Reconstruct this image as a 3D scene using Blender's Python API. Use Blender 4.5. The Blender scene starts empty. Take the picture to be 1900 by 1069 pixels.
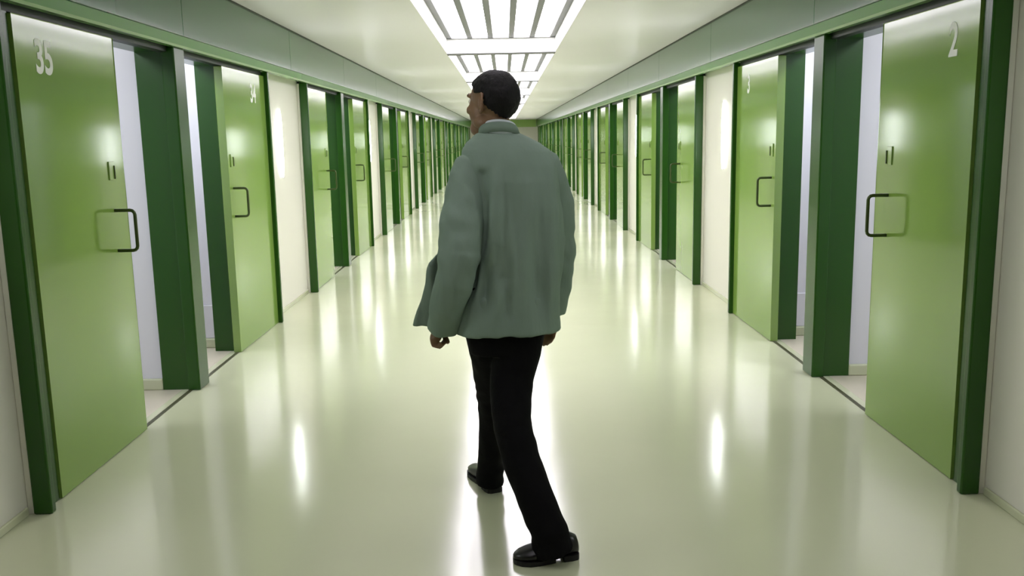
import bpy, bmesh, math, random
from mathutils import Vector, Matrix, noise
R = math.radians
random.seed(7)
SC = bpy.context.scene
COL = SC.collection

# ------------------------------------------------------------------ camera, world, exposure
cam_d = bpy.data.cameras.new('camera')
cam = bpy.data.objects.new('camera', cam_d); COL.objects.link(cam)
cam_d.sensor_fit = 'HORIZONTAL'; cam_d.sensor_width = 36.0
cam_d.lens = 1654.28 / 1900 * 36.0
cam_d.clip_start = 0.05; cam_d.clip_end = 200
PITCH, YAW, ROLL = 0.16755, 0.005165, -0.019512
CAMX = 0.0175
fwd = Vector((math.sin(YAW)*math.cos(PITCH), math.cos(YAW)*math.cos(PITCH), -math.sin(PITCH)))
rgt = Vector((math.cos(YAW), -math.sin(YAW), 0)); upv = rgt.cross(fwd)
r2 = math.cos(ROLL)*rgt + math.sin(ROLL)*upv
u2 = -math.sin(ROLL)*rgt + math.cos(ROLL)*upv
M = Matrix((r2, u2, -fwd)).transposed().to_4x4(); M.translation = Vector((CAMX, 0, 1.5))
cam.matrix_world = M
SC.camera = cam

w = bpy.data.worlds.new('world'); SC.world = w; w.use_nodes = True
w.node_tree.nodes['Background'].inputs[0].default_value = (0.75, 0.85, 1.0, 1)
w.node_tree.nodes['Background'].inputs[1].default_value = 0.3
SC.view_settings.view_transform = 'Standard'; SC.view_settings.look = 'None'
SC.view_settings.gamma = 1.0; SC.view_settings.use_curve_mapping = False
SC.view_settings.exposure = 0.5
try:
    SC.cycles.use_denoising = True
    SC.cycles.max_bounces = 10; SC.cycles.diffuse_bounces = 6; SC.cycles.glossy_bounces = 5
    SC.cycles.sample_clamp_indirect = 6.0
    SC.cycles.caustics_reflective = True
except Exception: pass
PANE_E, FILL_E, LAMP_E, CELL_W = 7.0, 1.25, 23.0, 22.0

# ------------------------------------------------------------------ materials
def mat(name, col, rough=0.5, var=0.05, vscale=3.0, bump=0.0, bscale=20.0, spec=0.5, stretch=(1,1,1), coat=0.0, coat_rough=0.08, metal=0.0, rvar=0.0):
    m = bpy.data.materials.new(name); m.use_nodes = True
    nt = m.node_tree; b = nt.nodes['Principled BSDF']
    tc = nt.nodes.new('ShaderNodeTexCoord'); mp = nt.nodes.new('ShaderNodeMapping')
    mp.inputs['Scale'].default_value = stretch
    nt.links.new(tc.outputs['Object'], mp.inputs[0])
    n = nt.nodes.new('ShaderNodeTexNoise'); n.inputs['Scale'].default_value = vscale; n.inputs['Detail'].default_value = 4
    nt.links.new(mp.outputs[0], n.inputs['Vector'])
    mx = nt.nodes.new('ShaderNodeMix'); mx.data_type = 'RGBA'
    mx.inputs[6].default_value = tuple(c*(1-var) for c in col)+(1,)
    mx.inputs[7].default_value = tuple(min(1, c*(1+var)) for c in col)+(1,)
    nt.links.new(n.outputs['Fac'], mx.inputs[0])
    nt.links.new(mx.outputs[2], b.inputs['Base Color'])
    b.inputs['Roughness'].default_value = rough
    b.inputs['Specular IOR Level'].default_value = spec
    b.inputs['Metallic'].default_value = metal
    b.inputs['Coat Weight'].default_value = coat; b.inputs['Coat Roughness'].default_value = coat_rough
    if rvar:
        mr = nt.nodes.new('ShaderNodeMapRange'); mr.inputs[3].default_value = max(0.02, rough-rvar); mr.inputs[4].default_value = rough+rvar
        nt.links.new(n.outputs['Fac'], mr.inputs[0]); nt.links.new(mr.outputs[0], b.inputs['Roughness'])
    if bump:
        n2 = nt.nodes.new('ShaderNodeTexNoise'); n2.inputs['Scale'].default_value = bscale; n2.inputs['Detail'].default_value = 3
        nt.links.new(mp.outputs[0], n2.inputs['Vector'])
        bp = nt.nodes.new('ShaderNodeBump'); bp.inputs['Strength'].default_value = 1.0; bp.inputs['Distance'].default_value = bump
        nt.links.new(n2.outputs['Fac'], bp.inputs['Height']); nt.links.new(bp.outputs[0], b.inputs['Normal'])
        if coat: nt.links.new(bp.outputs[0], b.inputs['Coat Normal'])
    return m
def emat(name, col, e):
    m = mat(name, col, 0.4, 0.01)
    b = m.node_tree.nodes['Principled BSDF']
    b.inputs['Emission Color'].default_value = tuple(col)+(1,); b.inputs['Emission Strength'].default_value = e
    return m
def srgb(r, g, b):
    f = lambda c: (c/255/12.92) if c/255 <= .04045 else ((c/255+.055)/1.055)**2.4
    return (f(r), f(g), f(b))
MAT = dict(
    floor=mat('floor_vinyl', srgb(192,197,165), 0.14, 0.04, 1.5, bump=0.0016, bscale=2.2, spec=0.5, rvar=0.03),
    cell_floor=mat('cell_floor_vinyl', srgb(196,190,170), 0.3, 0.04, 3),
    wall=mat('wall_paint', srgb(223,222,208), 0.45, 0.02, 2, bump=0.0004, bscale=30),
    cell_wall=mat('cell_wall_paint', srgb(214,214,220), 0.5, 0.03, 1.2),
    ceiling=mat('ceiling_paint', srgb(236,232,240), 0.38, 0.02, 0.8),
    door=mat('door_paint', srgb(125,158,74), 0.10, 0.05, 2.0, bump=0.0006, bscale=2.5, spec=0.9),
    post=mat('post_paint', srgb(32,76,12), 0.25, 0.10, 3.0, spec=0.4, stretch=(1,1,0.3)),
    fascia=mat('fascia_paint', srgb(42,92,58), 0.2, 0.06, 1.2, bump=0.0008, bscale=2.0, spec=0.55),
    foot=mat('foot_strip_green', srgb(92,138,72), 0.22, 0.06, 1.5, spec=0.8),  # lighter green than the fascia panels
    dark=mat('gap_shade', srgb(24,36,20), 0.5, 0.1),
    track=mat('floor_track', srgb(70,72,48), 0.4, 0.1),
    handle=mat('handle_metal', srgb(70,84,42), 0.3, 0.1, metal=0.3),
    lock=mat('lock_plate', srgb(150,176,112), 0.3, 0.05),
    white=mat('number_white', srgb(236,240,232), 0.5, 0.02),
    housing=mat('light_housing', srgb(245,245,243), 0.35, 0.01),
    bar=mat('light_bar', srgb(108,110,108), 0.6, 0.02),
    rib=mat('light_rib', srgb(96,98,96), 0.6, 0.02),
    pane=emat('light_pane', (0.96, 0.90, 1.0), PANE_E),
    pane_fill=emat('light_pane_dimmed', (0.96, 0.90, 1.0), FILL_E),
    tube=emat('lamp_tube', (0.93, 0.97, 1.0), LAMP_E),
    endband=mat('end_band_paint', srgb(150,186,96), 0.3, 0.05),
    skin=mat('skin', srgb(128,98,70), 0.5, 0.12, 22, bump=0.0004, bscale=120),
    hair=mat('hair', srgb(15,14,12), 0.6, 0.45, 60, bump=0.003, bscale=140, spec=0.25, stretch=(1,1,0.4)),
    jacket=mat('jacket_cloth', srgb(121,140,126), 0.85, 0.16, 9, bump=0.0012, bscale=90, spec=0.25, stretch=(1,1,0.35)),
    shirt=mat('shirt_cloth', srgb(214,224,226), 0.8, 0.04, 20),
    trousers=mat('trouser_cloth', srgb(11,11,12), 0.85, 0.3, 14, bump=0.0015, bscale=60, spec=0.12),
    shoe=mat('shoe_leather', srgb(13,12,12), 0.3, 0.2, 12),
    sole=mat('shoe_sole', srgb(14,14,14), 0.6, 0.1),
    eye=mat('eye_white', srgb(225,220,210), 0.2, 0.02),
)

# ------------------------------------------------------------------ helpers
def add_box(bm, lo, hi, bevel=0.0, seg=2):
    lo = Vector(lo); hi = Vector(hi)
    a = Vector((min(lo[i], hi[i]) for i in range(3))); b = Vector((max(lo[i], hi[i]) for i in range(3)))
    vs = [bm.verts.new((x, y, z)) for x in (a.x, b.x) for y in (a.y, b.y) for z in (a.z, b.z)]
    F = [(0,1,3,2), (4,6,7,5), (0,4,5,1), (2,3,7,6), (0,2,6,4), (1,5,7,3)]
    fs = [bm.faces.new([vs[i] for i in f]) for f in F]
    if bevel:
        es = list({e for f in fs for e in f.edges})
        bmesh.ops.bevel(bm, geom=es, offset=bevel, segments=seg, affect='EDGES', profile=0.5)
def obj(name, bm, m, parent=None, loc=(0,0,0), smooth=False):
    bmesh.ops.recalc_face_normals(bm, faces=bm.faces)
    me = bpy.data.meshes.new(name); bm.to_mesh(me); bm.free()
    if m: me.materials.append(m)
    if smooth:
        for p in me.polygons: p.use_smooth = True
    o = bpy.data.objects.new(name, me); COL.objects.link(o)
    o.location = loc
    if parent: o.parent = parent
    return o
def box(name, lo, hi, m, parent=None, bevel=0.0, loc=(0,0,0)):
    bm = bmesh.new(); add_box(bm, lo, hi, bevel); return obj(name, bm, m, parent, loc)
def struct(o): o['kind'] = 'structure'; return o
def sbox(name, lo, hi, m, bevel=0.0): return struct(box(name, lo, hi, m, None, bevel))
def thing(name, label, cat, loc, group=None):
    o = bpy.data.objects.new(name, None); COL.objects.link(o); o.location = loc
    o.empty_display_size = 0.1
    o['label'] = label; o['category'] = cat; o['kind'] = 'thing'
    if group: o['group'] = group
    return o
def copy_tree(o, loc, label):
    c = o.copy(); COL.objects.link(c); c.location = loc; c['label'] = label
    for ch in o.children:
        d = ch.copy(); COL.objects.link(d); d.parent = c
        for g in ch.children:
            e = g.copy(); COL.objects.link(e); e.parent = d
    return c
def add_tube(bm, pts, rad, n=12, caps=True, aspect=None, ref=None, round_caps=False):
    """closed tube along pts; rad per point; aspect = (sx, sy) per point"""
    pts = [Vector(p) for p in pts]
    if not hasattr(rad, '__len__'): rad = [rad]*len(pts)
    rad = list(rad); asp = list(aspect) if aspect else [(1, 1)]*len(pts)
    if round_caps:
        d0 = (pts[0]-pts[1]).normalized(); d1 = (pts[-1]-pts[-2]).normalized()
        pre = [(pts[0]+d0*rad[0]*s, rad[0]*c, asp[0]) for s, c in ((.95,.3), (.7,.71), (.38,.92))]
        post = [(pts[-1]+d1*rad[-1]*s, rad[-1]*c, asp[-1]) for s, c in ((.38,.92), (.7,.71), (.95,.3))]
        allp = pre + list(zip(pts, rad, asp)) + post
        pts = [a[0] for a in allp]; rad = [a[1] for a in allp]; asp = [a[2] for a in allp]
    t = (pts[1]-pts[0]).normalized()
    u = Vector(ref) if ref else (Vector((0,0,1)) if abs(t.z) < .8 else Vector((1,0,0)))
    u = (u - t*u.dot(t)).normalized()
    rings = []
    for i, p in enumerate(pts):
        a = pts[max(i-1, 0)]; b = pts[min(i+1, len(pts)-1)]
        t = (b-a).normalized(); u = (u - t*u.dot(t)).normalized(); v = t.cross(u)
        rings.append([bm.verts.new(p + u*math.cos(k/n*2*math.pi)*rad[i]*asp[i][0] + v*math.sin(k/n*2*math.pi)*rad[i]*asp[i][1]) for k in range(n)])
    for a, b in zip(rings, rings[1:]):
        for k in range(n): bm.faces.new((a[k], a[(k+1) % n], b[(k+1) % n], b[k]))
    if caps: bm.faces.new(rings[0][::-1]); bm.faces.new(rings[-1])
def add_loft(bm, rings):
    rs = [[bm.verts.new(p) for p in r] for r in rings]; n = len(rs[0])
    for a, b in zip(rs, rs[1:]):
        for k in range(n): bm.faces.new((a[k], a[(k+1) % n], b[(k+1) % n], b[k]))
    bm.faces.new(rs[0][::-1]); bm.faces.new(rs[-1])
def sring(cx, cy, z, a, b, n=56, ex=2.4, tilt=0.0, slope=0.0):
    out = []
    for k in range(n):
        t = k/n*2*math.pi; c, s = math.cos(t), math.sin(t)
        x = a*math.copysign(abs(c)**(2/ex), c); y = b*math.copysign(abs(s)**(2/ex), s)
        out.append((cx+x, cy+y, z + tilt*y + slope*x))
    return out
def add_ball(bm, c, r, u=20, v=14, rot=None):
    m = Matrix.Translation(Vector(c)) @ ((rot or Matrix.Identity(3)).to_4x4()) @ Matrix.Diagonal((r[0], r[1], r[2], 1))
    bmesh.ops.create_uvsphere(bm, u_segments=u, v_segments=v, radius=1.0, matrix=m)
def remeshed(name, bm, voxel, smooth_iter, m, parent=None, disp=None):
    bmesh.ops.recalc_face_normals(bm, faces=bm.faces)
    me = bpy.data.meshes.new(name+'_raw'); bm.to_mesh(me); bm.free()
    tmp = bpy.data.objects.new('tmp', me); COL.objects.link(tmp)
    md = tmp.modifiers.new('r', 'REMESH'); md.mode = 'VOXEL'; md.voxel_size = voxel
    if smooth_iter:
        sm = tmp.modifiers.new('s', 'SMOOTH'); sm.factor = 0.5; sm.iterations = smooth_iter
    dg = bpy.context.evaluated_depsgraph_get()
    out = bpy.data.meshes.new_from_object(tmp.evaluated_get(dg))
    bpy.data.objects.remove(tmp); bpy.data.meshes.remove(me)
    out.name = name
    if disp:
        ns = [v.normal.copy() for v in out.vertices]
        for v, nn in zip(out.vertices, ns): v.co = v.co + nn*disp(v.co, nn)
    for p in out.polygons: p.use_smooth = True
    out.materials.clear(); out.materials.append(m)
    o = bpy.data.objects.new(name, out); COL.objects.link(o)
    if parent: o.parent = parent
    return o
ORD = 'first second third fourth fifth sixth seventh eighth ninth tenth eleventh twelfth thirteenth fourteenth fifteenth sixteenth seventeenth eighteenth'.split()

# ------------------------------------------------------------------ corridor constants (metres)
P = 5.34; NM = 9
DX = 1.915            # door face
WX = 1.985; WT = 0.135  # wall face, wall thickness
CZ = 2.47; LINT = 2.045
Y0, Y1 = -7.0, 51.6
CELLX = 4.4
# --- floor (with the cells' floors) and ceiling with openings for the coffers
sbox('floor', (-WX-0.02, Y0, -0.1), (WX+0.02, Y1, 0), MAT['floor'])
for s, nm in ((-1, 'left'), (1, 'right')):
    sbox('floor_cells_'+nm, (s*(WX+0.02), Y0, -0.1), (s*CELLX, Y1, -0.0), MAT['cell_floor'])
CO_W = 0.63; LIP = 0.09
co = [(5.40 + P*k, 5.40 + P*(k+1)) for k in range(-1, 8)]
def ceiling():
    bm = bmesh.new()
    xs = [-CELLX, -CO_W, CO_W, CELLX]
    ys = [Y0]
    for a, b in co: ys += [a+LIP, b-LIP]
    ys.append(Y1)
    V = {(i, j): bm.verts.new((x, y, CZ)) for i, x in enumerate(xs) for j, y in enumerate(ys)}
    for i in range(3):
        for j in range(len(ys)-1):
            if i == 1 and j % 2 == 1 : continue
            bm.faces.new((V[i, j], V[i+1, j], V[i+1, j+1], V[i, j+1]))
    r = bmesh.ops.extrude_face_region(bm, geom=list(bm.faces))
    for g in r['geom']:
        if isinstance(g, bmesh.types.BMVert): g.co.z += 0.02
    return struct(obj('ceiling', bm, MAT['ceiling']))
ceiling()
for a_, b_ in co: sbox('trim_ceiling_rib', (-CO_W, a_-LIP+.002, CZ-.010), (CO_W, a_+LIP-.002, CZ-.0005), MAT['rib'], 0.002)
# --- corridor walls with the cell openings
def wall(s, nm):
    bm = bmesh.new()
    ys = [Y0]; holes = []
    for k in range(NM):
        o = P*k
        holes += [(4.45+o, 5.36+o), (5.49+o, 6.40+o)]
    for a, b in holes: ys += [a, b]
    ys.append(Y1)
    zs = [0, LINT, CZ]
    V = {(i, j): bm.verts.new((s*WX, y, z)) for i, y in enumerate(ys) for j, z in enumerate(zs)}
    for i in range(len(ys)-1):
        for j in range(2):
            if j == 0 and i % 2 == 1: continue
            bm.faces.new((V[i, j], V[i+1, j], V[i+1, j+1], V[i, j+1]))
    r = bmesh.ops.extrude_face_region(bm, geom=list(bm.faces))
    for g in r['geom']:
        if isinstance(g, bmesh.types.BMVert): g.co.x += s*WT
    return struct(obj('wall_'+nm, bm, MAT['wall']))
for s, nm in ((-1, 'left'), (1, 'right')):
    wall(s, nm)
    sbox('wall_cells_'+nm, (s*CELLX, Y0, 0), (s*(CELLX+0.1), Y1, CZ), MAT['cell_wall'])
sbox('wall_far', (-CELLX, Y1, 0), (CELLX, Y1+0.1, CZ), MAT['wall'])
sbox('wall_rear', (-CELLX, Y0-0.1, 0), (CELLX, Y0, CZ), MAT['wall'])
sbox('trim_end_band', (-1.84, Y1-0.06, 2.06), (1.84, Y1, CZ), MAT['endband'])

# --- cells: partitions, stub walls with plinths, cove skirtings, added fill lights
cl = bpy.data.lights.new('cell_fill', 'AREA'); cl.shape = 'RECTANGLE'; cl.size = 0.5; cl.size_y = 1.2; cl.energy = CELL_W; cl.color = (0.90, 0.93, 1.0)  # unseen area lights added to brighten the cell interiors
for s in (-1, 1):
    for k in range(-1, NM):
        o = P*k
        if k >= 0:
            sbox('wall_partition', (s*(WX+WT), 5.375+o, 0), (s*CELLX, 5.475+o, CZ), MAT['cell_wall'])
            sbox('baseboard_cell', (s*(WX+WT+.001), 5.345+o, 0.0), (s*(CELLX-.01), 5.375+o, 0.07), MAT['floor'], 0.008)
            sbox('wall_stub', (s*(WX+WT), 6.50+o, 0), (s*2.95, 6.60+o, CZ), MAT['cell_wall'])
            sbox('baseboard_cell', (s*(WX+WT+.001), 6.47+o, 0.0), (s*2.95, 6.50+o, 0.07), MAT['floor'], 0.008)
            sbox('trim_plinth', (s*(WX+WT+.001), 6.485+o, 0.071), (s*2.95, 6.50+o, 0.32), MAT['cell_wall'], 0.004)
            for yy in (4.1, 5.95):
                lo = bpy.data.objects.new('cell_fill', cl); COL.objects.link(lo)
                lo.location = (s*2.75, yy+o, CZ-0.05)
        sbox('wall_partition', (s*(WX+WT), 8.04+o, 0), (s*CELLX, 8.14+o, CZ), MAT['cell_wall'])

# --- steel frames: columns, posts, jambs, lintels, floor tracks, corridor skirting
for s in (-1, 1):
    for k in range(NM):
        o = P*k
        pm = MAT['post']
        def part(name, parent, x0, x1, y0, y1, z0, z1, m=pm, bev=0.004): return box(name, (s*x0, y0, z0), (s*x1, y1, z1), m, parent, bev, loc=(0,0,0))
        c = struct(part('trim_column', None, 1.962, WX+WT+.004, 5.35+o, 5.49+o, 0, 2.06))
        part('cover_plate', c, 1.885, 1.962, 5.325+o, 5.50+o, 0, 2.055, bev=0.008)
        p = struct(part('trim_post', None, 1.88, 1.958, 3.49+o, 3.53+o, 0, 2.055, bev=0.008))
        part('channel', p, 1.926, 1.984, 3.532+o, 3.648+o, 0, 2.04, bev=0.004)
        part('backing_strip', p, 1.959, 1.984, 3.50+o, 3.53+o, 0, 2.05, MAT['wall'], bev=0.002)
        struct(part('trim_post', None, 1.875, 1.984, 7.35+o, 7.392+o, 0, 2.055, bev=0.008))
        struct(part('trim_jamb', None, 1.981, WX+WT+.004, 6.365+o, 6.405+o, 0, 2.044, bev=0.002))
        struct(part('trim_jamb', None, 1.981, WX+WT+.004, 4.445+o, 4.47+o, 0, 2.044, bev=0.002))
        struct(part('trim_lintel', None, 1.978, WX+WT+.004, 4.45+o, 5.35+o, 2.03, 2.06, bev=0.002))
        struct(part('trim_lintel', None, 1.978, WX+WT+.004, 5.49+o, 6.40+o, 2.03, 2.06, bev=0.002))
        struct(part('trim_track', None, 1.935, 1.957, 3.61+o, 5.325+o, -0.01, 0.004, MAT['track'], 0))
        struct(part('trim_track', None, 1.935, 1.957, 5.50+o, 7.345+o, -0.01, 0.004, MAT['track'], 0))
        struct(part('baseboard_'+('left' if s < 0 else 'right'), None, 1.972, 1.9845, 7.395+o-P, 3.488+o, 0, 0.035, MAT['floor'], 0.004))
# --- fascia: two runs of cover panels with joints
for s, nm in ((-1, 'left'), (1, 'right')):
    root = bpy.data.objects.new('trim_fascia_'+nm, None); COL.objects.link(root); root['kind'] = 'structure'
    y = 5.42 - 4*P/2
    i = 0
    shared = None
    while y < Y1-0.1:
        L = min(P/2, Y1-0.07-y)
        def panel(L):
            bm = bmesh.new()
            # profile: vertical face that folds back a little at the foot
            prof = [(1.852, CZ-0.003), (1.852, 2.125), (1.858, 2.118), (1.984, 2.118), (1.984, CZ-0.003)]
            a = [bm.verts.new((s*x, 0.003, z)) for x, z in prof]; b = [bm.verts.new((s*x, L-0.003, z)) for x, z in prof]
            n = len(prof)
            for j in range(n): bm.faces.new((a[j], a[(j+1) % n], b[(j+1) % n], b[j]))
            bm.faces.new(a[::-1]); bm.faces.new(b)
            return obj('panel', bm, MAT['fascia'], root, (0, y, 0))
        if abs(L-P/2) < 1e-6 and shared:
            o = shared.copy(); COL.objects.link(o); o.location = (0, y, 0); o.parent = root
        else:
            o = panel(L)
            if abs(L-P/2) < 1e-6: shared = o
        y += P/2
    bm = bmesh.new()
    prof = [(1.852, 2.117), (1.860, 2.066), (1.868, 2.054), (1.905, 2.054), (1.905, 2.076), (1.984, 2.076), (1.984, 2.117)]
    a = [bm.verts.new((s*x, -5.25, z)) for x, z in prof]; b = [bm.verts.new((s*x, Y1-0.07, z)) for x, z in prof]
    for j in range(len(prof)): bm.faces.new((a[j], a[(j+1) % len(prof)], b[(j+1) % len(prof)], b[j]))
    bm.faces.new(a[::-1]); bm.faces.new(b); obj('foot_strip', bm, MAT['foot'], root)
    bm = bmesh.new(); add_box(bm, (s*1.847, Y0+.01, CZ-0.014), (s*1.853, Y1-.07, CZ)); obj('shadow_strip', bm, MAT['dark'], root)
    for k in range(NM):
        bm = bmesh.new(); add_box(bm, (s*1.925, 3.54+P*k, 2.026), (s*1.983, 7.348+P*k, 2.074)); obj('rail_gap_shade', bm, MAT['dark'], root)  # hanging rail, coloured dark to stand in for the gap's shade

# ------------------------------------------------------------------ cell doors
def number_mesh(txt):
    c = bpy.data.curves.new('number', 'FONT'); c.body = txt; c.size = 0.192; c.extrude = 0.0006; c.offset = 0.005
    c.space_character = 0.98
    t = bpy.data.objects.new('tmp', c); COL.objects.link(t)
    dg = bpy.context.evaluated_depsgraph_get()
    me = bpy.data.meshes.new_from_object(t.evaluated_get(dg)); bpy.data.objects.remove(t)
    xs = [v.co.x for v in me.vertices]; x0 = min(xs); x1 = max(xs)
    for v in me.vertices: v.co.x = (v.co.x-x0)*0.80
    return me, (x1-x0)*0.80
def door_parts(s, ya, yb, handle_y, root):
    """panel from ya to yb (relative to root), face at |x| = DX"""
    bm = bmesh.new()
    add_box(bm, (s*DX, ya, 0.004), (s*(DX+0.058), yb, 2.022))
    bm.faces.ensure_lookup_table()
    ff = [f for f in bm.faces if abs(f.calc_center_median().x - s*DX) < 1e-5]
    bmesh.ops.inset_region(bm, faces=ff, thickness=0.018, depth=0.0)
    bmesh.ops.inset_region(bm, faces=ff, thickness=0.004, depth=-0.003)
    for v in bm.verts:
        if v.co.z < .1 and abs(v.co.x) < DX+.01: v.co.x = s*(DX+.003); v.co.z = .004 + max(0, v.co.z-.01)*.02
    es = [e for e in bm.edges if e.is_boundary is False and len(e.link_faces) == 2 and e.calc_face_angle(0) > 1.2 and max(v.co.z for v in e.verts) > 0.1]
    bmesh.ops.bevel(bm, geom=es, offset=0.006, segments=2, affect='EDGES', profile=0.5)
    obj('panel', bm, MAT['door'], root)
    # handle: square-cornered bow of round bar
    bm = bmesh.new(); h0, h1, pr, rc = 0.98, 1.18, 0.095, 0.022
    x = lambda d: s*(DX - d)
    pts = [(x(-0.004), handle_y, h0)] + [(x(pr-rc+rc*math.sin(a)), handle_y, h0+rc-rc*math.cos(a)) for a in (R(0), R(30), R(60), R(90))] \
        + [(x(pr-rc+rc*math.cos(a)), handle_y, h1-rc+rc*math.sin(a)) for a in (R(0), R(30), R(60), R(90))] + [(x(-0.004), handle_y, h1)]
    add_tube(bm, pts, 0.0085, 10); h = obj('handle', bm, MAT['handle'], root, smooth=True)
    # lock plate with a cover flap
    bm = bmesh.new(); add_box(bm, (s*(DX-0.003), handle_y-0.03, 1.33), (s*(DX+0.004), handle_y+0.03, 1.42), 0.002)
    lp = obj('lock_plate', bm, MAT['door'], root)
    bm = bmesh.new(); add_box(bm, (s*(DX-0.008), handle_y+0.02, 1.335), (s*(DX-0.003), handle_y+0.027, 1.40), 0.001)
    obj('latch', bm, MAT['handle'], lp)
def add_number(s, txt, yn, root, z=1.805):
    me, wd = number_mesh(txt)
    me.materials.clear(); me.materials.append(MAT['white'])
    o = bpy.data.objects.new('number', me); COL.objects.link(o); o.parent = root
    if s < 0:
        o.rotation_euler = (R(90), 0, R(90)); o.location = (-(DX+0.0022), yn-wd/2, z)
    else:
        o.rotation_euler = (R(90), 0, R(-90)); o.location = ((DX+0.0022), yn+wd/2, z)
    o['label'] = 'white painted number ' + txt
protos = {}
for s, side in ((-1, 'left'), (1, 'right')):
    for ab in (0, 1):
        for k in range(NM):
            idx = 2*k+ab; num = (35-idx) if s < 0 else (2+idx)
            yb = (3.655, 6.29)[ab] + P*k
            lab = f'glossy green sliding cell door, {ORD[idx]} in the {side} row from the front'
            if k <= 0: lab += f', number {num}'
            key = (s, ab)
            if key not in protos:
                rt = thing('sliding_door', lab, 'door', (0, yb, 0), 'cell doors along the corridor')
                if ab == 0: door_parts(s, 0, 4.58-3.655, 4.43-3.655, rt)
                else: door_parts(s, 0, 7.335-6.29, 6.375-6.29, rt)
                if ab: rt.rotation_euler = (0, 0, s*R(0.45))
                protos[key] = rt
                first = rt
            else:
                rt = copy_tree(protos[key], (0, yb, 0), lab)
    # numbers on the two nearest pairs
for rt in [o for o in COL.objects if o.name.startswith('sliding_door')]:
    ch = [c for c in rt.children if c.name.startswith('panel')][0]
    s = -1 if ch.data.vertices[0].co.x < 0 else 1
    y = rt.location.y
    for k in (0,):
        if abs(y-3.655-P*k) < .01: add_number(s, str(35-2*k) if s < 0 else str(2+2*k), (3.885 if s < 0 else 3.86)-3.655, rt)
        if abs(y-6.29-P*k) < .01: add_number(s, str(34-2*k) if s < 0 else str(3+2*k), 7.02-6.29, rt)

# ------------------------------------------------------------------ ceiling lights
def ceiling_light(loc, L, lab):
    rt = thing('ceiling_light', lab, 'ceiling light', loc, 'recessed lights down the ceiling')
    D = 0.21; W = CO_W; t = 0.012
    bm = bmesh.new()
    # open-bottomed tray: four sides and a top
    def quadbox(lo, hi): add_box(bm, lo, hi)
    inner = [(-W, LIP), (W, LIP), (W, L-LIP), (-W, L-LIP)]
    a = [bm.verts.new((x-math.copysign(.003, x), y+(-.003 if y > L/2 else .003), 0.0)) for x, y in inner]; b = [bm.verts.new((x-math.copysign(.003, x), y+(-.003 if y > L/2 else .003), D)) for x, y in inner]
    oa = [bm.verts.new((x+math.copysign(t, x), y+(t if y > L/2 else -t), 0.021)) for x, y in inner]; ob = [bm.verts.new((x+math.copysign(t, x), y+(t if y > L/2 else -t), D+t)) for x, y in inner]
    for j in range(4):
        k = (j+1) % 4
        bm.faces.new((a[j], a[k], b[k], b[j])); bm.faces.new((oa[j], ob[j], ob[k], oa[k])); bm.faces.new((a[j], oa[j], oa[k], a[k]))
    bm.faces.new(b); bm.faces.new(ob)
    obj('housing', bm, MAT['housing'], rt)
    pw = 0.178; gap = (2*W-5*pw)/6
    for i in range(5):
        x0 = -W+gap+i*(pw+gap)
        bm = bmesh.new(); add_box(bm, (x0+.002, LIP+0.05, D-0.03), (x0+pw-.002, L-LIP-0.05, D-0.012), 0.003); obj('pane', bm, MAT['pane'], rt)
    for i in range(6):
        x0 = -W+i*(pw+gap)
        bm = bmesh.new(); add_box(bm, (x0+.001, LIP+0.003, D-0.045), (x0+gap-.001, L-LIP-0.003, D-0.004), 0.003); obj('bar', bm, MAT['bar'], rt)
    for y0 in (LIP+0.004, L-LIP-0.046):
        bm = bmesh.new(); add_box(bm, (-W+.002, y0, D-0.052), (W-.002, y0+0.042, D-0.046), 0.002); obj('end_bar', bm, MAT['bar'], rt)
    return rt
cl0 = None
for i, (a, b) in enumerate(co):
    lab = f'white recessed ceiling light with five glowing panes, {ORD[i]} along the ceiling from the front'
    if i == 0:                                   # unseen fixture added above the camera, dim, to light the man's back
        c0 = ceiling_light((0, a, CZ), P, lab)
        for ch in c0.children:
            if ch.name.startswith('pane'): ch.data.materials[0] = MAT['pane_fill']
    elif cl0 is None: cl0 = ceiling_light((0, a, CZ), P, lab)
    else: copy_tree(cl0, (0, a, CZ), lab)
# ------------------------------------------------------------------ wall lamps
def wall_lamp(s, loc, lab):
    rt = thing('wall_lamp', lab, 'lamp', loc, 'flat lit lamps on the corridor walls')
    W, Hh = 0.048, 0.30
    bm = bmesh.new(); k_ = 12                      # back plate with rounded ends
    ol = [(math.copysign(1, q)*(W+.006)*(1-0.75*abs(v)**5), v*(Hh+.006)) for q, vs in ((1, range(-k_, k_+1)), (-1, range(k_, -k_-1, -1))) for v in [t/k_ for t in vs]]
    a = [bm.verts.new((0, y, z)) for y, z in ol]; b = [bm.verts.new((-s*0.004, y, z)) for y, z in ol]
    for k in range(len(ol)): bm.faces.new((a[k], a[(k+1) % len(ol)], b[(k+1) % len(ol)], b[k]))
    bm.faces.new(a); bm.faces.new(b)
    obj('back_plate', bm, MAT['wall'], rt)
    bm = bmesh.new()                               # shallow pillow-shaped diffuser
    n, m2 = 8, 28
    g = {}
    for a in range(n+1):
        for b in range(m2+1):
            u, v = a/n*2-1, b/m2*2-1
            g[a, b] = bm.verts.new((-s*(0.0085+0.009*(1-abs(u)**3)*(1-abs(v)**4)), u*W*(1-0.75*abs(v)**5), v*Hh))
    for a in range(n):
        for b in range(m2): bm.faces.new((g[a, b], g[a+1, b], g[a+1, b+1], g[a, b+1]))
    obj('diffuser', bm, MAT['tube'], rt, smooth=True)
    return rt
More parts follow.
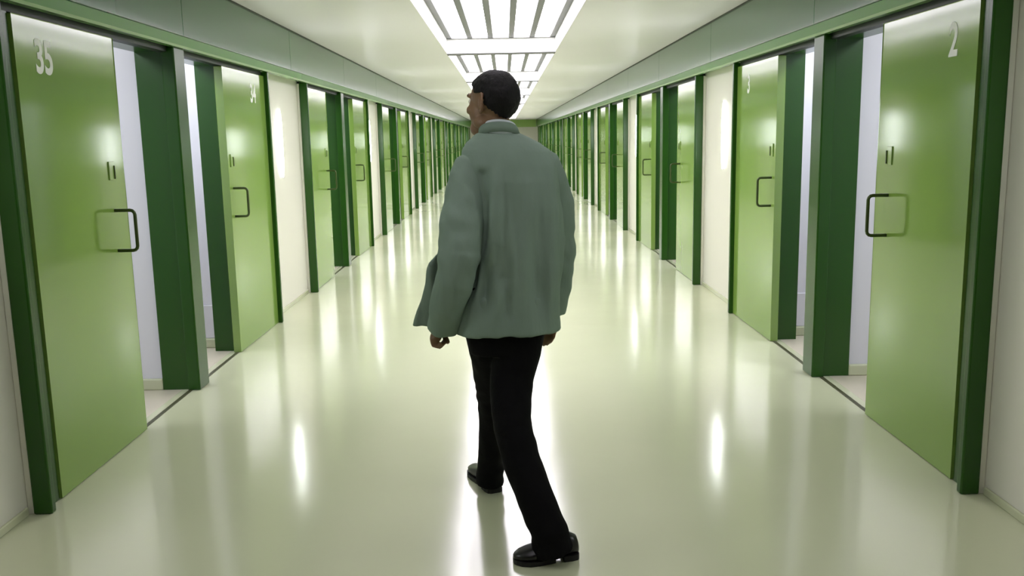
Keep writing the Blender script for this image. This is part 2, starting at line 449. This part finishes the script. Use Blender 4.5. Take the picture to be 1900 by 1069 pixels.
for s, side in ((-1, 'left'), (1, 'right')):
    pr = None
    for k in range(-1, NM-1):
        lab = f'slim upright glowing white lamp on the {side} wall, ' + ('just in front of the first post' if k < 0 else f'{ORD[k]} in view between door pairs')
        loc = (s*WX, 8.09+P*k, 1.485)
        if pr is None: pr = wall_lamp(s, loc, lab)
        else: copy_tree(pr, loc, lab)

# ------------------------------------------------------------------ the man
PX = 0.0175
def V3(x, y, z): return Vector((x+PX, y, z))
HC = V3(-0.043, 3.365, 1.622)          # head centre
HROT = Matrix.Rotation(R(50), 3, 'Z') @ Matrix.Rotation(R(2), 3, 'X')
def H(x, y, z): return HC + HROT @ Vector((x, y, z))
def hand(bm, wrist, palm, fingers, thumb, ref=(1,0,0)):
    add_tube(bm, [wrist, (wrist+palm)/2, palm], [0.024, 0.030, 0.031], 14, aspect=[(1,1), (.7,1.15), (.72,1.3)], ref=ref, round_caps=True)
    for pts, r in fingers: add_tube(bm, pts, [r*1.08, r, r*.92, r*.8], 10, round_caps=True)
    add_tube(bm, thumb, [0.0135, 0.0115, 0.0095], 10, round_caps=True)
def body_mesh():
    bm = bmesh.new()
    # trunk and neck
    add_tube(bm, [V3(-.02,3.30,.80), V3(-.02,3.30,.92), V3(-.005,3.31,1.10), V3(.01,3.335,1.28), V3(.005,3.345,1.40), V3(-.015,3.35,1.46)],
             [.11,.115,.105,.12,.12,.07], 24, aspect=[(1,.75)]*6, ref=(1,0,0), round_caps=True)
    add_tube(bm, [V3(-.012,3.345,1.42), V3(-.022,3.352,1.50), H(0,-.012,-.05)], [.062,.055,.053], 18, round_caps=True)
    # shoulders, arms
    add_tube(bm, [V3(-.06,3.345,1.40), V3(-.125,3.335,1.38), V3(-.16,3.29,1.27), V3(-.18,3.245,1.12), V3(-.205,3.245,.98), V3(-.243,3.262,.845), V3(-.25,3.266,.81)],
             [.05,.042,.045,.042,.04,.029,.026], 14, round_caps=True)
    add_tube(bm, [V3(.06,3.35,1.39), V3(.145,3.36,1.375), V3(.19,3.395,1.26), V3(.2,3.425,1.12), V3(.19,3.45,.98), V3(.172,3.455,.85), V3(.168,3.455,.80)],
             [.05,.042,.048,.042,.04,.029,.026], 14, round_caps=True)
    # left hand, loosely curled; fingers bend towards the thigh
    fl = []
    for y, r, k in ((3.300,.0088,1.0), (3.281,.0092,1.08), (3.262,.0088,1.0), (3.244,.0078,.82)):
        fl.append(([V3(-.286,y,.762), V3(-.282,y-.001,.762-.026*k), V3(-.282+.024*k,y-.003,.762-.033*k), V3(-.282+.038*k,y-.004,.762-.018*k)], r))
    hand(bm, V3(-.250,3.268,.812), V3(-.272,3.272,.768), fl, [V3(-.258,3.296,.792), V3(-.244,3.306,.765), V3(-.230,3.290,.742)])
    fr = []
    for x, y, r, k in ((.142,3.474,.0090,1.0), (.156,3.463,.0094,1.08), (.170,3.452,.0090,1.0), (.183,3.441,.0080,.82)):
        fr.append(([V3(x,y,.742), V3(x-.006,y-.002,.742-.030*k), V3(x-.014,y+.010,.742-.052*k), V3(x-.016,y+.022,.742-.060*k)], r))
    hand(bm, V3(.168,3.455,.80), V3(.163,3.458,.755), fr, [V3(.146,3.472,.782), V3(.128,3.484,.755), V3(.120,3.484,.728)], (.62,.78,0))
    # legs and feet (inside trousers and shoes)
    add_tube(bm, [V3(-.08,3.31,.84), V3(-.07,3.42,.62), V3(-.07,3.50,.47), V3(-.075,3.57,.3), V3(-.087,3.65,.09)], [.07,.055,.045,.040,.026], 14, round_caps=True)
    add_tube(bm, [V3(.04,3.30,.84), V3(.012,3.26,.62), V3(.008,3.17,.47), V3(.064,3.056,.27), V3(.14,2.985,.09)], [.07,.055,.045,.040,.026], 14, round_caps=True)
    add_tube(bm, [V3(-.08,3.645,.055), V3(-.105,3.72,.042), V3(-.14,3.82,.034)], [.028,.024,.016], 12, round_caps=True)
    add_tube(bm, [V3(.165,3.004,.055), V3(.11,2.996,.042), V3(.05,2.985,.034)], [.028,.024,.016], 12, round_caps=True)
    # head
    add_ball(bm, H(0,-.012,.028), (.074,.096,.088), 32, 22, HROT)
    add_ball(bm, H(0,.030,-.020), (.062,.066,.085), 28, 20, HROT)
    add_ball(bm, H(0,.054,-.088), (.041,.042,.036), 24, 16, HROT)     # chin and jaw
    add_ball(bm, H(.040,.012,-.062), (.022,.045,.030), 16, 12, HROT); add_ball(bm, H(-.040,.012,-.062), (.022,.045,.030), 16, 12, HROT)
    add_ball(bm, H(0,.082,.030), (.050,.014,.012), 20, 12, HROT)      # brow
    for q in (-1, 1):
        add_ball(bm, H(q*.040,.066,-.022), (.022,.018,.018), 16, 12, HROT)   # cheekbones
        # ears: rim and lobe
        e = [H(q*(.071+.017*math.sin(t)), -.008-.020*math.sin(t), .006+.034*math.cos(t)) for t in [R(a) for a in range(-20, 201, 20)]]
        add_tube(bm, e, [.0055]*len(e), 8, round_caps=True)
        add_ball(bm, H(q*.071,-.010,.002), (.008,.015,.026), 14, 10, HROT)
        add_ball(bm, H(q*.070,-.004,-.028), (.007,.009,.010), 12, 8, HROT)
    add_tube(bm, [H(0,.090,.018), H(0,.102,-.006), H(0,.112,-.026)], [.009,.011,.013], 12, round_caps=True)   # nose
    for q in (-1, 1): add_ball(bm, H(q*.012,.098,-.030), (.009,.010,.008), 12, 8, HROT)
    add_ball(bm, H(0,.088,-.052), (.024,.010,.006), 16, 10, HROT); add_ball(bm, H(0,.086,-.063), (.021,.010,.006), 16, 10, HROT)  # lips
    return bm
man = remeshed('person', body_mesh(), 0.0042, 4, MAT['skin'])
man['label'] = 'man in grey-green jacket and black trousers walking away, head turned left'
man['category'] = 'person'; man['kind'] = 'thing'
def eye(q):
    bm = bmesh.new(); add_ball(bm, H(q*.031,.073,.008), (.0125,.0125,.0125), 16, 12, HROT)
    o = obj('eye', bm, MAT['eye'], man, smooth=True)
    bm = bmesh.new(); add_ball(bm, H(q*.031,.0838,.008), (.006,.003,.006), 12, 8, HROT); obj('iris', bm, MAT['shoe'], o, smooth=True)
    bm = bmesh.new(); add_tube(bm, [H(q*.014,.0925,.030), H(q*.030,.089,.036), H(q*.046,.079,.032)], [.0025,.0035,.002], 8, round_caps=True); obj('eyebrow', bm, MAT['hair'], man, smooth=True)
eye(-1); eye(1)
# hair: short cap, cut to hairline
def hair():
    bm = bmesh.new()
    bmesh.ops.create_icosphere(bm, subdivisions=5, radius=1.0)
    kill = []
    for v in bm.verts:
        c = v.co
        p = Vector((c.x*.0815, c.y*.104-.012, c.z*.098+.026))
        if p.z < .0 and p.y < .02:      # nape: narrows to the neck
            f = min(1, -p.z/.09); p.x *= 1-.12*f; p.y += .006*f
        n = noise.noise(p*70)*.0022 + noise.noise(p*160)*.0016 + noise.noise(Vector((p.x*25, p.y*25, p.z*25)))*.003
        d = (p-Vector((0,-.012,.026))).normalized()
        v.co = p + d*n
    def gone(p):
        x, y, z = abs(p.x), p.y, p.z
        if z < -.072 + .006*noise.noise(p*60): return True
        if y > .045: return z < .070
        if y > .010: return z < .040 + max(0, y-.018)*1.1
        if z > .038: return False
        return y > -.028 + min(0, z)*.9 + noise.noise(p*90)*.004
    bmesh.ops.delete(bm, geom=[f for f in bm.faces if gone(f.calc_center_median())], context='FACES')
    bmesh.ops.delete(bm, geom=[v for v in bm.verts if not v.link_faces], context='VERTS')
    r = bmesh.ops.extrude_face_region(bm, geom=list(bm.faces))
    for g in r['geom']:
        if isinstance(g, bmesh.types.BMVert): g.co = Vector((g.co.x*.86, (g.co.y+.012)*.88-.012, (g.co.z-.026)*.88+.026))
    for v in bm.verts: v.co = H(*v.co)
    return obj('hair', bm, MAT['hair'], man, smooth=True)
hair()
# jacket
def jacket_bm():
    bm = bmesh.new()
    T = [ # z, cx, cy, a, b, ex
        (1.522,-.022,3.356,.062,.060,2.0),(1.512,-.018,3.352,.088,.074,2.0),(1.497,-.010,3.350,.112,.086,2.0),(1.480,-.004,3.347,.138,.096,2.0),(1.452,.004,3.345,.163,.108,2.1),(1.400,.014,3.340,.176,.122,2.3),
        (1.340,.022,3.335,.176,.134,2.4),(1.240,.034,3.330,.178,.140,2.5),(1.120,.036,3.322,.178,.140,2.5),(1.000,.024,3.315,.186,.144,2.5),
        (.900,.004,3.308,.196,.150,2.5),(.830,-.002,3.303,.199,.156,2.5),(.792,.000,3.300,.201,.159,2.5),(.783,.000,3.300,.200,.158,2.5)]
    rings = [sring(cx+PX, cy, z, a, b, ex=ex, slope=(-.03 if z > 1.2 else .02)) for z, cx, cy, a, b, ex in T]
    inner = [(.783,.000,3.300,.182,.140,2.5),(.84,-.002,3.303,.180,.138,2.5),(.92,.0,3.305,.17,.13,2.5)]
    rings += [sring(cx+PX, cy, z, a, b, ex=ex, slope=.02) for z, cx, cy, a, b, ex in inner]
    add_loft(bm, rings)
    # left front panel swinging open
    F = []
    for z, x0, y0, x1, y1 in ((1.22,-.08,3.42,-.17,3.375),(1.10,-.09,3.43,-.255,3.37),(1.0,-.10,3.435,-.30,3.38),(.90,-.11,3.44,-.335,3.39),(.80,-.12,3.445,-.368,3.40),(.782,-.12,3.445,-.372,3.40)):
        n = 14; up = []; dn = []
        for k in range(n+1):
            t = k/n; x = x0+(x1-x0)*t; y = y0+(y1-y0)*t - .012*math.sin(t*7+z*3)*(1.25-z)
            up.append((x+PX, y+.009, z)); dn.append((x+PX, y-.009, z))
        F.append(up + dn[::-1])
    add_loft(bm, F)
    return bm
def wrinkle(co, n):
    x, y, z = co.x-PX, co.y, co.z
    low = min(1, max(0, (1.45-z)/.25))
    d = noise.noise(Vector((x*19, y*9, z*2.1+3)))*.026*low + noise.noise(Vector((x*40, y*20, z*4)))*.008*low
    d += noise.noise(Vector((x*9, y*9, z*13)))*.0022; c = 0
    # drapes that run from the left shoulder blade down and from the armpit across
    back = max(0, min(1, -n.y*1.6)); hem = min(1, max(.25, (z-.80)/.14)); d *= hem; top = min(1, max(0, (1.46-z)/.08))*back*hem
    if top:
        for (ax, az, bx, bz, amp, wd) in ((-.06,1.40,-.075,1.08,-.010,.014),(-.03,1.40,-.02,1.0,.007,.016),(-.135,1.36,-.10,1.14,-.011,.012),(-.17,1.33,-.115,1.10,.008,.014),(.07,1.38,.06,.95,.006,.02),(.03,1.3,.045,.9,-.006,.016)):
            t = max(0, min(1, ((x-ax)*(bx-ax)+(z-az)*(bz-az))/((bx-ax)**2+(bz-az)**2)))
            dd = math.hypot(x-(ax+(bx-ax)*t), z-(az+(bz-az)*t))
            d += 1.7*top*amp*math.sin(math.pi*t)**.8*math.exp(-(dd/wd)**2)
    if top:
        for (ax, az, bx, bz, amp, wd) in ((-.02,1.12,-.12,.86,-.010,.022),(.0,1.0,-.06,.80,.008,.022),(.10,1.2,.12,.78,-.006,.018),(.16,1.2,.17,.78,.006,.02),(-.2,1.05,-.24,.84,-.006,.014)):
            t = max(0, min(1, ((x-ax)*(bx-ax)+(z-az)*(bz-az))/((bx-ax)**2+(bz-az)**2)))
            dd = math.hypot(x-(ax+(bx-ax)*t), z-(az+(bz-az)*t))
            d += 1.7*top*amp*math.sin(math.pi*t)**.8*math.exp(-(dd/wd)**2)
    if n.y < .2:
        cr = ((-.085,1.37),(-.086,1.14),(-.128,.97),(-.178,.79))
        for (ax, az), (bx, bz) in zip(cr, cr[1:]):
            t = max(0, min(1, ((x-ax)*(bx-ax)+(z-az)*(bz-az))/((bx-ax)**2+(bz-az)**2)))
            dd = math.hypot(x-(ax+(bx-ax)*t), z-(az+(bz-az)*t))
            c = max(c, math.exp(-(dd/.016)**2))
        d -= (.018 if z > .97 else .008+.010*max(0, z-.90)/.07)*c
    return d
jk = remeshed('jacket', jacket_bm(), 0.0055, 5, MAT['jacket'], man, wrinkle)
def sleeve(path, rad):
    bm = bmesh.new()
    d = (Vector(path[-1])-Vector(path[-2])).normalized(); e = Vector(path[-1])
    add_tube(bm, list(path) + [e+d*.004, e-d*.002, e-d*.06], list(rad) + [rad[-1]-.006, rad[-1]-.012, rad[-1]-.014], 32, ref=(1,0,0))
    return remeshed('sleeve', bm, 0.005, 4, MAT['jacket'], jk, swrinkle)
def swrinkle(co, n):
    x, y, z = co.x-PX, co.y, co.z
    el = math.exp(-((z-1.10)/.13)**2) + .5
    d = noise.noise(Vector((x*12, y*12, z*20)))*.0045*el + noise.noise(Vector((x*24, y*24, z*3.5)))*.0055 + noise.noise(Vector(((x+z*.5)*26, y*16, z*10)))*.003
    return d
sleeve([V3(-.060,3.340,1.440), V3(-.100,3.332,1.425), V3(-.124,3.32,1.395), V3(-.139,3.305,1.35), V3(-.148,3.285,1.29), V3(-.163,3.230,1.18), V3(-.171,3.195,1.08), V3(-.194,3.190,.98), V3(-.226,3.215,.88), V3(-.247,3.250,.80)],
       [.016,.044,.064,.073,.077,.079,.076,.070,.063,.056])
sleeve([V3(.075,3.350,1.445), V3(.120,3.352,1.430), V3(.146,3.36,1.400), V3(.166,3.375,1.35), V3(.188,3.40,1.25), V3(.199,3.42,1.15), V3(.201,3.44,1.05), V3(.193,3.452,.95), V3(.182,3.455,.87), V3(.174,3.455,.815)],
       [.016,.042,.060,.067,.069,.068,.066,.062,.056,.052])
# jacket collar and shirt collar
def collar(name, m, z0, z1, a0, a1, t, c0, c1, parent):
    bm = bmesh.new(); n = 40; rings = []
    for (z, a, c, k) in ((z0, a0, c0, 1), (z1, a1, c1, 1), (z1+.003, a1-t*.5, c1, 1), (z1, a1-t, c1, 1), (z0, a0-t, c0, 1)):
        rings.append([bm.verts.new((c[0]+PX+a*math.cos(j/n*2*math.pi), c[1]+a*.93*math.sin(j/n*2*math.pi), z - .022*math.sin(j/n*2*math.pi)*(1) )) for j in range(n)])
    for a, b in zip(rings, rings[1:]+rings[:1]):
        for j in range(n): bm.faces.new((a[j], a[(j+1) % n], b[(j+1) % n], b[j]))
    return obj(name, bm, m, parent, smooth=True)
collar('collar', MAT['jacket'], 1.499, 1.533, .081, .0725, .007, (-.019,3.355), (-.022,3.357), jk)
collar('shirt_collar', MAT['shirt'], 1.48, 1.541, .078, .0655, .006, (-.018,3.354), (-.022,3.357), man)
# trousers
def trousers_bm():
    bm = bmesh.new()
    add_loft(bm, [sring(cx+PX, cy, z, a, b, ex=2.3) for z, cx, cy, a, b in ((.96,-.015,3.305,.15,.11),(.86,-.02,3.303,.155,.12),(.76,-.02,3.305,.142,.12),(.70,-.022,3.31,.130,.115))])
    add_tube(bm, [V3(.045,3.30,.80), V3(.030,3.285,.70), V3(.008,3.255,.60), V3(.004,3.19,.50), V3(.010,3.15,.44), V3(.040,3.09,.33), V3(.094,3.025,.20), V3(.130,2.99,.11), V3(.146,2.988,.034)],
             [.098,.092,.082,.074,.072,.070,.067,.068,.074], 26, ref=(1,0,0))
    add_tube(bm, [V3(-.065,3.31,.80), V3(-.062,3.36,.70), V3(-.062,3.43,.59), V3(-.066,3.50,.47), V3(-.068,3.55,.35), V3(-.078,3.60,.24), V3(-.086,3.64,.13), V3(-.092,3.655,.03)],
             [.098,.092,.080,.070,.061,.057,.056,.062], 26, ref=(1,0,0))
    return bm
def twr(co, n):
    x, y, z = co.x-PX, co.y, co.z
    kn = math.exp(-((z-.47)/.10)**2) + 1.2*math.exp(-((z-.08)/.08)**2)
    return noise.noise(Vector((x*9, y*9, z*26)))*.006*kn + noise.noise(Vector((x*22, y*22, z*6)))*.003
remeshed('trousers', trousers_bm(), 0.006, 5, MAT['trousers'], man, twr)
# shoes
def shoe(heel, toe, lift=0.0):
    heel = Vector(heel); toe = Vector(toe); ax = (toe-heel); L = ax.length; ax.normalize(); sd = Vector((-ax.y, ax.x, 0))
    prof = [ # t, halfwidth, z bottom, z top
        (0.0,.018,.022,.060),(.03,.030,.020,.082),(.12,.036,.019,.094),(.25,.037,.018,.098),(.38,.036,.016,.092),(.50,.041,.014,.078),(.64,.047,.013,.064),(.78,.047,.013,.054),(.90,.037,.014,.046),(.97,.022,.016,.038),(1.0,.010,.018,.032)]
    bm = bmesh.new(); rings = []; n = 20
    for t, hw, zb, zt in prof:
        c = heel + ax*L*t; r = []
        for j in range(n):
            a = j/n*2*math.pi; cx = math.cos(a); sz = math.sin(a)
            ww = hw*math.copysign(abs(cx)**.8, cx)
            z = (zb+zt)/2 + (zt-zb)/2*(math.copysign(abs(sz)**(.55 if sz < 0 else .95), sz))
            r.append(c + sd*ww*(1 if sz < .2 else 1-.25*(sz-.2)) + Vector((0,0,z+PXZ)))
        rings.append(r)
    add_loft(bm, rings); s_ = obj('shoe', bm, MAT['shoe'], man, smooth=True)
    def slab(t0, t1, z0, z1, grow):
        bm = bmesh.new(); pts = [p for p in prof if t0 <= p[0] <= t1]
        top = []; bot = []
        out = [(p[0], p[1]+grow) for p in pts] + [(p[0], -(p[1]+grow)) for p in pts[::-1]]
        a = [bm.verts.new(heel+ax*L*t+sd*q+Vector((0,0,z0))) for t, q in out]; b = [bm.verts.new(heel+ax*L*t+sd*q+Vector((0,0,z1))) for t, q in out]
        k = len(out)
        for j in range(k): bm.faces.new((a[j], a[(j+1) % k], b[(j+1) % k], b[j]))
        bm.faces.new(a[::-1]); bm.faces.new(b); return bm
    obj('heel', slab(0, .26, 0.0, .021, .003), MAT['sole'], s_)
    obj('sole', slab(.30, 1.0, 0.001, .017, .004), MAT['sole'], s_)
    bm = bmesh.new()
    for t in (.44, .52, .60):
        zt = .088-(t-.44)*.16
        add_tube(bm, [heel+ax*L*t-sd*.022+Vector((0,0,zt-.012)), heel+ax*L*t+Vector((0,0,zt+.002)), heel+ax*L*t+sd*.022+Vector((0,0,zt-.012))], .0028, 6)
    lc = obj('laces', bm, MAT['sole'], s_); lc['kind'] = 'stuff'
PXZ = 0.0
shoe(V3(.235,3.022,0), V3(.002,2.980,0))
shoe(V3(-.068,3.615,0), V3(-.172,3.885,0))
# put the man's origin between his feet
base = Vector((PX, 3.3, 0))
for o in [man]:
    for v in o.data.vertices: v.co -= base
    o.location = base
def shift(o):
    for c in o.children:
        if not c.get('_s'):
            c['_s'] = 1
            for v in c.data.vertices: v.co -= base
            shift(c)
shift(man)
def clean(o):
    for c in o.children:
        if '_s' in c: del c['_s']
        clean(c)
clean(man)
